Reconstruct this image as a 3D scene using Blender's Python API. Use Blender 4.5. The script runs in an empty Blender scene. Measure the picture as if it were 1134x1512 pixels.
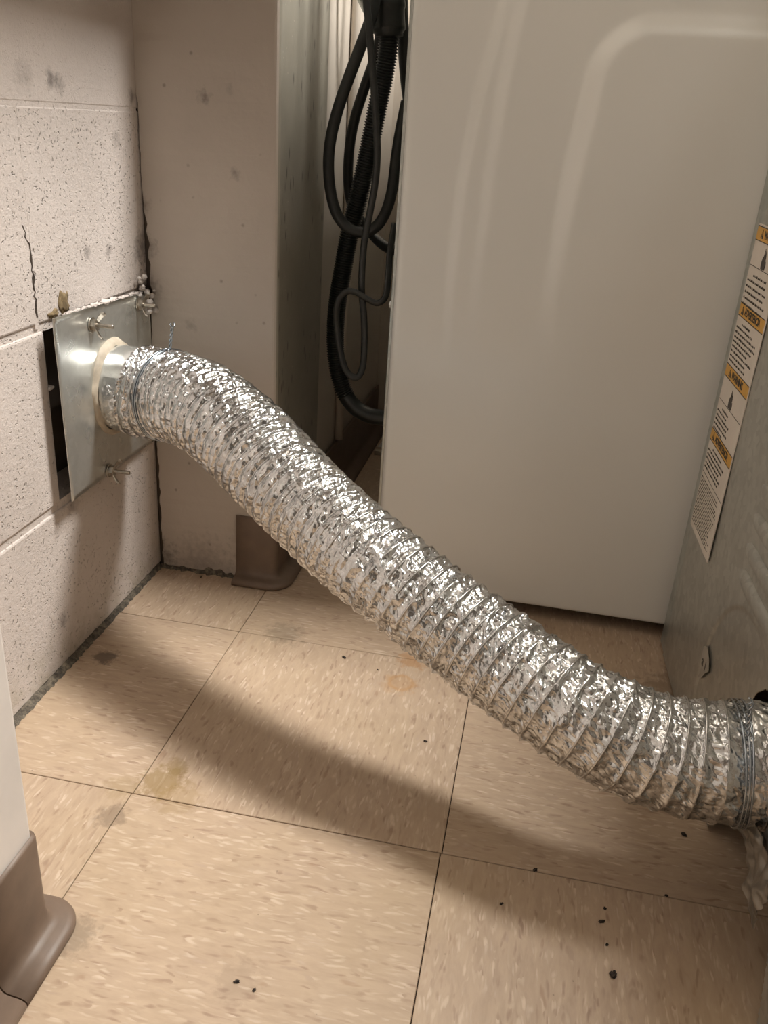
import bpy, bmesh, math, random
import numpy as np
from mathutils import Vector, Matrix, Quaternion, noise

random.seed(7)
SC = bpy.context.scene
COL = SC.collection
PI = math.pi

# ------------------------------------------------------------------ camera
yaw, pitch, roll = -0.163284, 0.423931, 0.067853
cx, cy, cz, fpx = 0.328571, -0.604164, 0.611889, 1276.03
fw = Vector((math.sin(yaw)*math.cos(pitch), math.cos(yaw)*math.cos(pitch), -math.sin(pitch)))
r0 = Vector((math.cos(yaw), -math.sin(yaw), 0)); u0 = r0.cross(fw)
rt = math.cos(roll)*r0 + math.sin(roll)*u0
up = -math.sin(roll)*r0 + math.cos(roll)*u0
cam_data = bpy.data.cameras.new('camera'); cam = bpy.data.objects.new('camera', cam_data); COL.objects.link(cam)
M = Matrix.Identity(4)
for i in range(3):
    M[i][0] = rt[i]; M[i][1] = up[i]; M[i][2] = -fw[i]; M[i][3] = (cx, cy, cz)[i]
cam.matrix_world = M
cam_data.sensor_fit = 'VERTICAL'; cam_data.sensor_height = 24.0; cam_data.sensor_width = 18.0
cam_data.lens = fpx/1512*24.0
cam_data.clip_start = 0.02
SC.camera = cam

# ------------------------------------------------------------------ world, lamps, exposure
w = bpy.data.worlds.new('world'); SC.world = w; w.use_nodes = True
w.node_tree.nodes['Background'].inputs[0].default_value = (1.0, 0.95, 0.88, 1)
w.node_tree.nodes['Background'].inputs[1].default_value = 0.02
LAMP = (1.00, 0.66, 2.36)
def area_lamp(name, loc, sx, sy, watts, col):
    d = bpy.data.lights.new(name, 'AREA'); d.shape = 'RECTANGLE'; d.size = sx; d.size_y = sy
    d.energy = watts; d.color = col
    o = bpy.data.objects.new(name, d); o.location = loc; COL.objects.link(o); return o
area_lamp('ceiling_and_fill_light', LAMP, 0.72, 0.32, 110.0, (1.0, 0.975, 0.93))
area_lamp('ceiling_and_fill_light', (1.1, -1.2, 2.36), 0.30, 1.1, 3.0, (1.0, 0.98, 0.95))  # weak fill light added behind the camera
SC.view_settings.view_transform = 'Standard'
SC.view_settings.look = 'None'
SC.view_settings.gamma = 1.0
SC.view_settings.use_curve_mapping = False
SC.view_settings.exposure = -0.17

# ------------------------------------------------------------------ material helpers
class N:
    def __init__(s, name):
        s.m = bpy.data.materials.new(name); s.m.use_nodes = True
        s.t = s.m.node_tree; s.b = s.t.nodes['Principled BSDF']
        s.geo = None
    def n(s, typ, **k):
        x = s.t.nodes.new(typ)
        for a, v in k.items():
            if hasattr(x, a) and a not in ('Scale',): setattr(x, a, v)
        return x
    def l(s, a, b): s.t.links.new(a, b)
    def val(s, sock, v):
        if isinstance(v, bpy.types.NodeSocket): s.l(v, sock)
        else: sock.default_value = v
    def pos(s, scale=(1,1,1), obj=False, rot=(0,0,0), loc=(0,0,0)):
        if obj:
            src = s.n('ShaderNodeTexCoord').outputs['Object']
        else:
            src = s.n('ShaderNodeNewGeometry').outputs['Position']
        mp = s.n('ShaderNodeMapping'); s.l(src, mp.inputs[0])
        mp.inputs['Scale'].default_value = scale; mp.inputs['Rotation'].default_value = rot; mp.inputs['Location'].default_value = loc
        return mp.outputs[0]
    def noise(s, vec, scale, detail=4, rough=.55, dist=0.0):
        x = s.n('ShaderNodeTexNoise'); s.l(vec, x.inputs['Vector'])
        x.inputs['Scale'].default_value = scale; x.inputs['Detail'].default_value = detail
        x.inputs['Roughness'].default_value = rough; x.inputs['Distortion'].default_value = dist
        return x.outputs['Fac']
    def vor(s, vec, scale, out='Distance', feature='F1', rnd=1.0):
        x = s.n('ShaderNodeTexVoronoi'); x.feature = feature; s.l(vec, x.inputs['Vector'])
        x.inputs['Scale'].default_value = scale; x.inputs['Randomness'].default_value = rnd
        return x.outputs[out]
    def ramp(s, fac, stops, interp='LINEAR'):
        x = s.n('ShaderNodeValToRGB'); s.l(fac, x.inputs[0]); x.color_ramp.interpolation = interp
        e = x.color_ramp.elements
        while len(e) < len(stops): e.new(0.5)
        for i, (p, c) in enumerate(stops):
            e[i].position = p
            e[i].color = (c, c, c, 1) if not isinstance(c, tuple) else (*c[:3], 1)
        return x.outputs[0]
    def mix(s, fac, a, b, mode='MIX'):
        x = s.n('ShaderNodeMix'); x.data_type = 'RGBA'; x.blend_type = mode
        s.val(x.inputs['Factor'], fac)
        for sock, v in ((x.inputs[6], a), (x.inputs[7], b)):
            if isinstance(v, bpy.types.NodeSocket): s.l(v, sock)
            else: sock.default_value = (*v[:3], 1)
        return x.outputs[2]
    def math(s, op, a, b=0.0, c=0.0, clamp=False):
        x = s.n('ShaderNodeMath'); x.operation = op; x.use_clamp = clamp
        s.val(x.inputs[0], a); s.val(x.inputs[1], b); s.val(x.inputs[2], c)
        return x.outputs[0]
    def bump(s, h, strength, dist, prev=None):
        x = s.n('ShaderNodeBump'); s.l(h, x.inputs['Height'])
        x.inputs['Strength'].default_value = strength; x.inputs['Distance'].default_value = dist
        if prev is not None: s.l(prev, x.inputs['Normal'])
        return x.outputs[0]
    def set(s, col=None, rough=None, metal=None, normal=None, coat=None, spec=None):
        b = s.b
        if col is not None:
            if isinstance(col, bpy.types.NodeSocket): s.l(col, b.inputs['Base Color'])
            else: b.inputs['Base Color'].default_value = (*col[:3], 1)
        if rough is not None: s.val(b.inputs['Roughness'], rough)
        if metal is not None: b.inputs['Metallic'].default_value = metal
        if normal is not None: s.l(normal, b.inputs['Normal'])
        if coat is not None:
            b.inputs['Coat Weight'].default_value = coat; b.inputs['Coat Roughness'].default_value = 0.15
        if spec is not None: b.inputs['Specular IOR Level'].default_value = spec
        return s.m
    def blob(s, pos, centre, rad, soft=0.5, nz=None):
        """mask of a stain around a world point"""
        v = s.n('ShaderNodeVectorMath'); v.operation = 'DISTANCE'; s.l(pos, v.inputs[0]); v.inputs[1].default_value = centre
        d = v.outputs['Value']
        if nz is not None: d = s.math('MULTIPLY_ADD', nz, rad*2.2, s.math('SUBTRACT', d, rad*1.0))
        mr = s.n('ShaderNodeMapRange'); s.l(d, mr.inputs['Value'])
        mr.inputs['From Min'].default_value = rad*soft; mr.inputs['From Max'].default_value = rad
        mr.inputs['To Min'].default_value = 1; mr.inputs['To Max'].default_value = 0
        return mr.outputs[0]

# ------------------------------------------------------------------ materials
def mat_tile():
    k = N('vinyl_tile')
    tc = k.n('ShaderNodeTexCoord').outputs['Object']
    oi = k.n('ShaderNodeObjectInfo').outputs['Random']
    off = k.n('ShaderNodeCombineXYZ'); k.l(k.math('MULTIPLY', oi, 37.0), off.inputs[0]); k.l(k.math('MULTIPLY', oi, 91.0), off.inputs[1]); k.l(k.math('MULTIPLY', oi, 13.0), off.inputs[2])
    ad = k.n('ShaderNodeVectorMath'); ad.operation = 'ADD'; k.l(tc, ad.inputs[0]); k.l(off.outputs[0], ad.inputs[1])
    mp = k.n('ShaderNodeMapping'); k.l(ad.outputs[0], mp.inputs[0]); mp.inputs['Scale'].default_value = (1, 3.9, 1); mp.inputs['Rotation'].default_value = (0, 0, .12)
    # bend the chips a little
    nzc = k.n('ShaderNodeTexNoise'); k.l(mp.outputs[0], nzc.inputs['Vector']); nzc.inputs['Scale'].default_value = 24; nzc.inputs['Detail'].default_value = 3
    sc = k.n('ShaderNodeVectorMath'); sc.operation = 'SCALE'; k.l(nzc.outputs['Color'], sc.inputs[0]); sc.inputs['Scale'].default_value = .058
    v = k.n('ShaderNodeVectorMath'); v.operation = 'ADD'; k.l(mp.outputs[0], v.inputs[0]); k.l(sc.outputs[0], v.inputs[1]); v = v.outputs[0]
    c1 = k.vor(v, 72, 'Color')
    sep = k.n('ShaderNodeSeparateColor'); k.l(c1, sep.inputs[0])
    d1 = k.vor(v, 72)
    inside = k.ramp(d1, [(.18, 1), (.58, 0)])
    dark = k.math('MULTIPLY', k.ramp(sep.outputs[0], [(.60, 0), (.85, 1)]), inside)
    light = k.math('MULTIPLY', k.ramp(sep.outputs[1], [(.50, 0), (.85, 1)]), inside)
    c2 = k.vor(v, 40, 'Color'); sp2 = k.n('ShaderNodeSeparateColor'); k.l(c2, sp2.inputs[0])
    d2 = k.math('MULTIPLY', k.ramp(sp2.outputs[0], [(.86, 0), (.92, 1)]), k.ramp(k.vor(v, 40), [(.15, 1), (.32, 0)]))
    soft = k.noise(v, 34, 3, .6)
    base = k.mix(k.ramp(soft, [(.3, 0), (.72, 1)]), (.43, .317, .224), (.52, .392, .280))
    c = k.mix(k.math('MULTIPLY', dark, .75), base, (.31, .205, .145))
    c = k.mix(k.math('MULTIPLY', light, .55), c, (.74, .61, .48))
    c = k.mix(k.math('MULTIPLY', d2, .55), c, (.34, .215, .14))
    P = k.pos()
    big = k.noise(P, 5.0, 5, .6)
    c = k.mix(k.math('MULTIPLY', k.ramp(big, [(.45, 0), (.72, 1)]), .35), c, (.46, .34, .20))
    nz = k.noise(P, 85, 6, .7)
    for ctr, rad, col, st in (((.020, .022, 0), .026, (.25, .165, .06), .62), ((.026, .046, 0), .016, (.25, .165, .06), .50), ((.045, .004, 0), .028, (.30, .20, .08), .35), ((-.015, .004, 0), .02, (.30, .21, .09), .3), ((-.0055, -.033, 0), .017, (.18, .13, .09), .5),
                              ((-.135, .205, 0), .017, (.10, .075, .06), .75), ((.057, .317, 0), .030, (.20, .16, .11), .45), ((.167, -.168, 0), .022, (.24, .17, .12), .25),
                              ((.229, .303, 0), .022, (.42, .20, .06), .5), ((.221, .249, 0), .024, (.45, .23, .07), .28), ((.56, .32, 0), .06, (.12, .08, .05), .45), ((.024, -.16, 0), .022, (.22, .17, .12), .5)):
        c = k.mix(k.math('MULTIPLY', k.blob(P, ctr, rad*1.1, .6, nz), st), c, col)
    # ring left by a rusty foot
    g = k.n('ShaderNodeVectorMath'); g.operation = 'DISTANCE'; k.l(P, g.inputs[0]); g.inputs[1].default_value = (.222, .252, 0)
    ring = k.ramp(k.math('ABSOLUTE', k.math('SUBTRACT', k.math('MULTIPLY_ADD', nz, .006, g.outputs['Value']), .017)), [(.0, 1), (.0022, 0)])
    c = k.mix(k.math('MULTIPLY', k.math('MULTIPLY', ring, nz), .75), c, (.45, .22, .05))
    # faint specks of grit
    sp = k.ramp(k.vor(P, 55), [(.02, 1), (.05, 0)])
    c = k.mix(k.math('MULTIPLY', sp, .55), c, (.12, .09, .06))
    b = k.bump(k.noise(P, 90, 3), .12, .001)
    return k.set(c, k.math('MULTIPLY_ADD', big, .25, .30), 0, b, spec=.4)

def mat_block():
    k = N('painted_block')
    P = k.pos()
    wv = k.n('ShaderNodeTexNoise'); k.l(P, wv.inputs['Vector']); wv.inputs['Scale'].default_value = 90; wv.inputs['Detail'].default_value = 3
    sc = k.n('ShaderNodeVectorMath'); sc.operation = 'SCALE'; k.l(wv.outputs['Color'], sc.inputs[0]); sc.inputs['Scale'].default_value = .016
    v = k.n('ShaderNodeVectorMath'); v.operation = 'ADD'; k.l(P, v.inputs[0]); k.l(sc.outputs[0], v.inputs[1]); v = v.outputs[0]
    d = k.vor(v, 250)
    big = k.noise(P, 16, 4, .6)
    thr = k.ramp(big, [(.38, .0), (.62, .30)])
    pit = k.math('LESS_THAN', d, thr)
    d2 = k.vor(v, 210)
    colr = k.n('ShaderNodeSeparateColor'); k.l(k.vor(v, 250, 'Color'), colr.inputs[0])
    pitc = k.math('MULTIPLY', k.ramp(d, [(.12, 1), (.34, 0)]), k.ramp(colr.outputs[0], [(.42, 0), (.60, 1)]))
    pitc = k.math('MULTIPLY', pitc, k.ramp(big, [(.34, .25), (.60, 1)]))
    sepz = k.n('ShaderNodeSeparateXYZ'); k.l(P, sepz.inputs[0])
    pitc = k.math('MULTIPLY', pitc, k.ramp(sepz.outputs[2], [(.600, 1), (.612, .25)]))
    pitc = k.math('MULTIPLY', pitc, k.math('SUBTRACT', 1.0, k.blob(P, (-.17, .315, .432), .045, .7, k.noise(P, 60, 3))))
    fine = k.noise(P, 150, 6, .75)
    base = k.mix(k.ramp(k.noise(P, 9, 4), [(.3, 0), (.7, 1)]), (.66, .585, .535), (.74, .66, .61))
    c = k.mix(k.math('MULTIPLY', pitc, .55), base, (.24, .19, .16))
    # stains near the floor and scattered smudges
    sep = k.n('ShaderNodeSeparateXYZ'); k.l(P, sep.inputs[0])
    low = k.math('MULTIPLY', k.ramp(sep.outputs[2], [(.0, 1), (.07, 0)]), k.ramp(k.noise(P, 35, 5), [(.4, 0), (.65, 1)]))
    c = k.mix(k.math('MULTIPLY', low, .55), c, (.36, .31, .20))
    nz = k.noise(P, 110, 5, .65)
    for ctr, rad, st in (((-.17, .256, .628), .013, .7), ((-.17, .272, .625), .012, .7), ((-.17, .30, .460), .010, .5), ((-.17, .349, .456), .010, .55), ((-.17, .180, .060), .014, .55),
                         ((-.17, .21, .63), .02, .3), ((-.17, .43, .62), .012, .6), ((-.17, .225, .19), .020, .4), ((-.17, .385, .575), .012, .4), ((-.17, .436, .45), .03, .6), ((-.17, .437, .40), .03, .55)):
        c = k.mix(k.math('MULTIPLY', k.blob(P, ctr, rad, .1, nz), st), c, (.10, .08, .07))
    h = k.math('SUBTRACT', k.math('MULTIPLY', fine, .8), pitc)
    b = k.bump(h, .9, .0024)
    return k.set(c, .62, 0, b)

def mat_plaster():
    k = N('painted_plaster')
    P = k.pos()
    base = k.mix(k.ramp(k.noise(P, 6, 5), [(.3, 0), (.7, 1)]), (.47, .415, .36), (.54, .48, .42))
    nz = k.noise(P, 120, 4, .6)
    c = base
    d = k.vor(P, 34)
    cc = k.n('ShaderNodeSeparateColor'); k.l(k.vor(P, 34, 'Color'), cc.inputs[0])
    sp = k.math('MULTIPLY', k.ramp(k.math('ADD', d, k.math('MULTIPLY', nz, .10)), [(.08, 1), (.15, 0)]), k.ramp(cc.outputs[1], [(.5, 0), (.9, 1)]))
    c = k.mix(k.math('MULTIPLY', sp, .55), c, (.16, .12, .095))
    for ctr, rad, st in (((-.085, .44, .625), .011, .6), ((-.05, .44, .545), .009, .5), ((-.055, .44, .635), .007, .3), ((-.06, .44, .74), .006, .45), ((-.11, .44, .36), .011, .3), ((-.168, .44, .45), .02, .6), ((-.168, .44, .40), .022, .65), ((-.168, .44, .50), .014, .5), ((-.10, .44, .01), .06, .35), ((-.03, .44, .05), .04, .25), ((-.165, .44, .02), .03, .6)):
        c = k.mix(k.math('MULTIPLY', k.blob(P, ctr, rad, .1, nz), st), c, (.11, .085, .07))
    b = k.bump(k.noise(P, 45, 5, .6), .35, .003)
    return k.set(c, .5, 0, b)

def mat_greypaint():
    k = N('grey_gloss_paint')
    P = k.pos()
    base = k.mix(k.ramp(k.noise(P, 10, 4), [(.3, 0), (.7, 1)]), (.27, .25, .205), (.35, .325, .27))
    v = k.pos(scale=(1, 1, .26))
    d = k.vor(v, 130); cc = k.n('ShaderNodeSeparateColor'); k.l(k.vor(v, 130, 'Color'), cc.inputs[0])
    area = k.ramp(k.noise(P, 14, 2), [(.48, 0), (.54, 1)])
    sc = k.math('MULTIPLY', k.math('MULTIPLY', k.ramp(d, [(.14, 1), (.30, 0)]), k.ramp(cc.outputs[0], [(.50, 0), (.58, 1)])), area)
    c = k.mix(k.math('MULTIPLY', sc, .85), base, (.05, .045, .04))
    d = k.vor(P, 120); chips = k.math('MULTIPLY', k.ramp(d, [(.08, 1), (.16, 0)]), k.ramp(k.noise(P, 20, 2), [(.56, 0), (.62, 1)]))
    c = k.mix(k.math('MULTIPLY', chips, .6), c, (.65, .60, .5))
    b = k.bump(k.noise(P, 30, 4), .25, .002)
    return k.set(c, .33, 0, b)

def mat_simple(name, col, rough=.5, metal=0, nscale=30, namt=.12, bump=0.0, bscale=120, coat=None, spec=None):
    k = N(name); P = k.pos()
    f = k.ramp(k.noise(P, nscale, 4), [(.3, 0), (.7, 1)])
    c = k.mix(f, tuple(x*(1-namt) for x in col), tuple(min(1, x*(1+namt)) for x in col))
    nrm = k.bump(k.noise(P, bscale, 4), bump, .001) if bump else None
    return k.set(c, rough, metal, nrm, coat, spec)

def mat_galv(name, lo, hi, rough, stain=0.3, dent=.22):
    k = N(name); P = k.pos()
    cc = k.n('ShaderNodeSeparateColor'); k.l(k.vor(P, 120, 'Color'), cc.inputs[0])
    f = k.math('MULTIPLY_ADD', cc.outputs[0], .45, k.math('MULTIPLY', k.noise(P, 14, 5), .55))
    c = k.mix(k.ramp(f, [(.2, 0), (.75, 1)]), lo, hi)
    n2 = k.noise(P, 22, 6, .65)
    c = k.mix(k.math('MULTIPLY', k.ramp(n2, [(.55, 0), (.75, 1)]), stain), c, tuple(x*.6 for x in lo))
    r = k.math('MULTIPLY_ADD', k.noise(P, 22, 2), .14, rough-.07)
    b = k.bump(k.noise(P, 14, 3), dent, .003)
    b = k.bump(k.noise(P, 300, 3), .02, .0005, b)
    return k.set(c, r, .80, b)

def mat_foil():
    k = N('aluminium_foil'); P = k.pos()
    def facet(scale, seed):
        mp = k.pos(loc=(seed, seed*.7, -seed))
        nz = k.n('ShaderNodeTexNoise'); k.l(mp, nz.inputs['Vector']); nz.inputs['Scale'].default_value = scale*.8; nz.inputs['Detail'].default_value = 1
        sc = k.n('ShaderNodeVectorMath'); sc.operation = 'SCALE'; k.l(nz.outputs['Color'], sc.inputs[0]); sc.inputs['Scale'].default_value = .9/scale
        ad = k.n('ShaderNodeVectorMath'); ad.operation = 'ADD'; k.l(mp, ad.inputs[0]); k.l(sc.outputs[0], ad.inputs[1])
        v = k.n('ShaderNodeTexVoronoi'); v.feature = 'F1'; k.l(ad.outputs[0], v.inputs['Vector']); v.inputs['Scale'].default_value = scale
        df = k.n('ShaderNodeVectorMath'); df.operation = 'SUBTRACT'; k.l(ad.outputs[0], df.inputs[0]); k.l(v.outputs['Position'], df.inputs[1])
        cc = k.n('ShaderNodeVectorMath'); cc.operation = 'SUBTRACT'; k.l(v.outputs['Color'], cc.inputs[0]); cc.inputs[1].default_value = (.5, .5, .5)
        dt = k.n('ShaderNodeVectorMath'); dt.operation = 'DOT_PRODUCT'; k.l(df.outputs[0], dt.inputs[0]); k.l(cc.outputs[0], dt.inputs[1])
        return dt.outputs['Value']
    h = k.math('ADD', facet(105, 3.0), k.math('MULTIPLY', facet(260, 9.0), .8))
    b = k.bump(h, .6, .42)
    c = k.mix(k.ramp(k.noise(P, 60, 3), [(.35, 0), (.7, 1)]), (.56, .57, .57), (.80, .81, .815))
    return k.set(c, k.math('MULTIPLY_ADD', k.noise(P, 90, 2), .16, .12), 1.0, b)

def mat_washer():
    k = N('white_enamel'); P = k.pos()
    b = k.bump(k.noise(P, 500, 2), .05, .0004)
    n = k.ramp(k.noise(P, 4, 3), [(.3, 0), (.7, 1)])
    return k.set(k.mix(n, (.74, .735, .70), (.77, .765, .73)), .28, 0, b, .2)

def mat_grime():
    k = N('floor_edge_grime'); P = k.pos()
    c = k.ramp(k.noise(P, 110, 6, .75), [(.30, (.03, .025, .02)), (.50, (.13, .11, .085)), (.62, (.26, .22, .16)), (.75, (.42, .37, .30))])
    b = k.bump(k.noise(P, 160, 5, .7), .9, .003)
    return k.set(c, .9, 0, b)

def mat_emit(name, col, s):
    k = N(name); k.set(col, .5)
    k.b.inputs['Emission Color'].default_value = (*col, 1); k.b.inputs['Emission Strength'].default_value = s
    return k.m

MT = dict(
    tile=mat_tile(), block=mat_block(), plaster=mat_plaster(), grey=mat_greypaint(), foil=mat_foil(), enamel=mat_washer(), grime=mat_grime(),
    nearwall=mat_simple('painted_near_wall', (.74, .685, .635), .5, nscale=14, namt=.08, bump=.2, bscale=40),
    wall=mat_simple('beige_wall_paint', (.60, .535, .46), .5, nscale=6, namt=.06, bump=.2, bscale=50),
    darkwall=mat_simple('bounce_cutting_dark_wall', (.12, .10, .085), .6, nscale=6, namt=.1),  # hidden walls kept dark to cut bounce light and deepen foil reflections
    ceil=mat_simple('ceiling_paint', (.32, .30, .27), .7, nscale=8),  # darkened so the ceiling returns less light
    cove=mat_simple('brown_vinyl_cove', (.175, .122, .088), .5, nscale=30, namt=.14, bump=.10, bscale=60),
    subfloor=mat_simple('tile_adhesive', (.035, .022, .012), .9),
    hole=mat_simple('dark_cavity', (.11, .085, .065), .95),
    galv=mat_galv('galvanised_plate', (.60, .61, .58), (.68, .69, .66), .29, .25, .10),
    pipe=mat_galv('galvanised_pipe', (.66, .66, .63), (.80, .80, .77), .24, .1),
    dback=mat_galv('galvanised_dryer_back', (.43, .43, .40), (.55, .55, .51), .42, .35),
    dstrip=mat_galv('galvanised_edge_strip', (.40, .42, .40), (.52, .54, .51), .40, .3),
    caulk=mat_simple('old_caulk', (.50, .43, .335), .6, nscale=60, namt=.2, bump=.5, bscale=90),
    steel=mat_simple('zinc_wire', (.42, .47, .52), .25, 1.0),
    zinc=mat_simple('dull_zinc', (.52, .48, .42), .38, 1.0, nscale=150, namt=.35),
    rubber=mat_simple('black_rubber', (.018, .019, .017), .42, nscale=70, namt=.3, bump=.12),
    plastic=mat_simple('black_plastic_hose', (.013, .015, .013), .36, nscale=70, namt=.3),
    dark=mat_simple('dark_underside', (.02, .02, .02), .8),
    label=mat_simple('label_paper', (.66, .60, .53), .45, nscale=40, namt=.05),
    amber=mat_simple('amber_print', (.62, .33, .045), .45, nscale=50, namt=.08),
    ink=mat_simple('black_print', (.05, .042, .035), .6),
    dirt=mat_simple('dirt', (.035, .025, .018), .9, nscale=300, namt=.5),
    lint=mat_simple('lint', (.62, .57, .53), .95, nscale=200, namt=.3, bump=.8, bscale=300),
    foam=mat_simple('old_foam', (.20, .145, .075), .9, nscale=150, namt=.4, bump=.8),
    lit_floor=mat_simple('lit_floor_tone', (.60, .57, .52), .7),  # pale tone standing in for lit floor
    screw=mat_simple('white_cap', (.8, .8, .78), .3),
    crack=mat_simple('crack_shadow', (.05, .035, .025), .95, nscale=200, namt=.5),
    diffuser=mat_emit('lamp_diffuser', (1.0, .9, .78), 1.5),
)

# ------------------------------------------------------------------ mesh helpers
def mesh_obj(name, verts, faces, mats, parent=None, smooth=False, mi=None):
    me = bpy.data.meshes.new(name); me.from_pydata([tuple(v) for v in verts], [], faces); me.update()
    if not isinstance(mats, (list, tuple)): mats = [mats]
    for m in mats: me.materials.append(m)
    if smooth: me.polygons.foreach_set('use_smooth', [True]*len(me.polygons))
    if mi is not None: me.polygons.foreach_set('material_index', mi)
    o = bpy.data.objects.new(name, me); COL.objects.link(o)
    if parent: o.parent = parent
    return o
def bm_obj(name, bm, mats, parent=None, smooth=False):
    bmesh.ops.recalc_face_normals(bm, faces=bm.faces)
    me = bpy.data.meshes.new(name); bm.to_mesh(me); bm.free()
    if not isinstance(mats, (list, tuple)): mats = [mats]
    for m in mats: me.materials.append(m)
    if smooth: me.polygons.foreach_set('use_smooth', [True]*len(me.polygons))
    o = bpy.data.objects.new(name, me); COL.objects.link(o)
    if parent: o.parent = parent
    return o
def add_box(bm, x0, x1, y0, y1, z0, z1, bevel=0, seg=2):
    r = bmesh.ops.create_cube(bm, size=1); vs = r['verts']
    for v in vs:
        v.co = Vector(((x0+x1)/2 + v.co.x*(x1-x0), (y0+y1)/2 + v.co.y*(y1-y0), (z0+z1)/2 + v.co.z*(z1-z0)))
    if bevel:
        es = list({e for v in vs for e in v.link_edges})
        bmesh.ops.bevel(bm, geom=es, offset=bevel, segments=seg, affect='EDGES', profile=.5)
def box(name, x0, x1, y0, y1, z0, z1, m, parent=None, bevel=0, seg=2, smooth=False):
    bm = bmesh.new(); add_box(bm, x0, x1, y0, y1, z0, z1, bevel, seg); return bm_obj(name, bm, m, parent, smooth)
def tag(o, label=None, cat=None, group=None, kind=None):
    if label: o['label'] = label
    if cat: o['category'] = cat
    if group: o['group'] = group
    if kind: o['kind'] = kind
    return o
def struct(o, label, cat='wall'): return tag(o, label, cat, kind='structure')
def empty(name, loc=(0,0,0), rz=0):
    o = bpy.data.objects.new(name, None); o.location = loc; o.rotation_euler = (0, 0, rz); o.empty_display_size = .05
    COL.objects.link(o); return o
def catmull(pts, n):
    P = np.array(pts, float); P = np.vstack([2*P[0]-P[1], P, 2*P[-1]-P[-2]])
    out = []
    for i in range(1, len(P)-2):
        for t in np.linspace(0, 1, n, endpoint=False):
            a, b, c, d = P[i-1], P[i], P[i+1], P[i+2]
            out.append(.5*((2*b) + (-a+c)*t + (2*a-5*b+4*c-d)*t*t + (-a+3*b-3*c+d)*t**3))
    out.append(P[-2]); return np.array(out)
def resample(P, step):
    d = np.r_[0, np.cumsum(np.linalg.norm(np.diff(P[:, :3], axis=0), axis=1))]
    n = max(2, int(round(d[-1]/step))+1); s = np.linspace(0, d[-1], n)
    return np.stack([np.interp(s, d, P[:, i]) for i in range(P.shape[1])], 1), s
def frames(C, upv=(0, 0, 1)):
    T = np.gradient(C, axis=0); T /= np.linalg.norm(T, axis=1)[:, None]
    A = np.zeros_like(C); a = np.array(upv, float)
    a = a - T[0]*(a@T[0])
    if np.linalg.norm(a) < 1e-3: a = np.array((1., 0, 0)); a -= T[0]*(a@T[0])
    a /= np.linalg.norm(a); A[0] = a
    for i in range(1, len(C)):
        a = A[i-1] - T[i]*(A[i-1]@T[i]); A[i] = a/np.linalg.norm(a)
    return T, A, np.cross(T, A)
def tube(name, C, R, m, parent=None, nseg=16, caps=True, flat=None, rfun=None, smooth=True, upv=(0, 0, 1)):
    """C: (n,3); R scalar or per-ring; flat=(a,b) scales the cross-section"""
    C = np.asarray(C, float); T, A, B = frames(C, upv); n = len(C)
    R = np.broadcast_to(np.asarray(R, float), (n,))
    th = np.linspace(0, 2*PI, nseg, endpoint=False)
    fa, fb = flat if flat else (1, 1)
    V = C[:, None, :] + R[:, None, None]*(fa*np.cos(th)[None, :, None]*A[:, None, :] + fb*np.sin(th)[None, :, None]*B[:, None, :])
    V = V.reshape(-1, 3); F = []
    for i in range(n-1):
        for j in range(nseg):
            k = (j+1) % nseg; F.append((i*nseg+j, i*nseg+k, (i+1)*nseg+k, (i+1)*nseg+j))
    if caps:
        F.append(tuple(range(nseg-1, -1, -1))); F.append(tuple((n-1)*nseg+j for j in range(nseg)))
    return mesh_obj(name, V, F, m, parent, smooth)

# ================================================================== SETTING
TS = 0.3048
FX0, FX1, FY0, FY1 = -0.172, 2.40, -2.30, 1.20
floor = struct(box('floor', FX0-.2, FX1+.1, FY0-.1, FY1+.1, -.06, -.0032, MT['subfloor']), 'beige marbled vinyl tile floor under the silver duct', 'floor')
def tile_mesh(x0, x1, y0, y1, nm='floor_tile'):
    g = .00045; bm = bmesh.new(); add_box(bm, x0+g, x1-g, y0+g, y1-g, -.0032, 0, 0)
    es = [e for e in bm.edges if all(v.co.z > -.001 for v in e.verts)]
    bmesh.ops.bevel(bm, geom=es, offset=.0005, segments=1, affect='EDGES')
    bmesh.ops.recalc_face_normals(bm, faces=bm.faces)
    me = bpy.data.meshes.new(nm); bm.to_mesh(me); bm.free(); me.materials.append(MT['tile']); return me
full = tile_mesh(-TS/2, TS/2, -TS/2, TS/2)
for i in range(-1, 8):
    for j in range(-8, 4):
        x0, y0 = i*TS, j*TS; x1, y1 = x0+TS, y0+TS
        X0, X1, Y0, Y1 = max(x0, FX0), min(x1, FX1), max(y0, FY0), min(y1, FY1)
        if X1-X0 < .03 or Y1-Y0 < .03: continue
        jig = .0012 if (j < 0) else 0
        turn = (i+j) % 2 == 0
        cxx, cyy = (x0+x1)/2, (y0+y1)/2
        if X1-X0 > TS-.001 and Y1-Y0 > TS-.001: me = full
        else:
            a, b, c, d = X0-cxx, X1-cxx, Y0-cyy, Y1-cyy
            if turn: a, b, c, d = c, d, -b, -a
            me = tile_mesh(a, b, c, d)
        o = bpy.data.objects.new('floor_tile', me); COL.objects.link(o); o.parent = floor
        o.location = (cxx - jig, cyy, random.uniform(-.0001, .0001))
        if turn: o.rotation_euler = (0, 0, PI/2)

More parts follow.
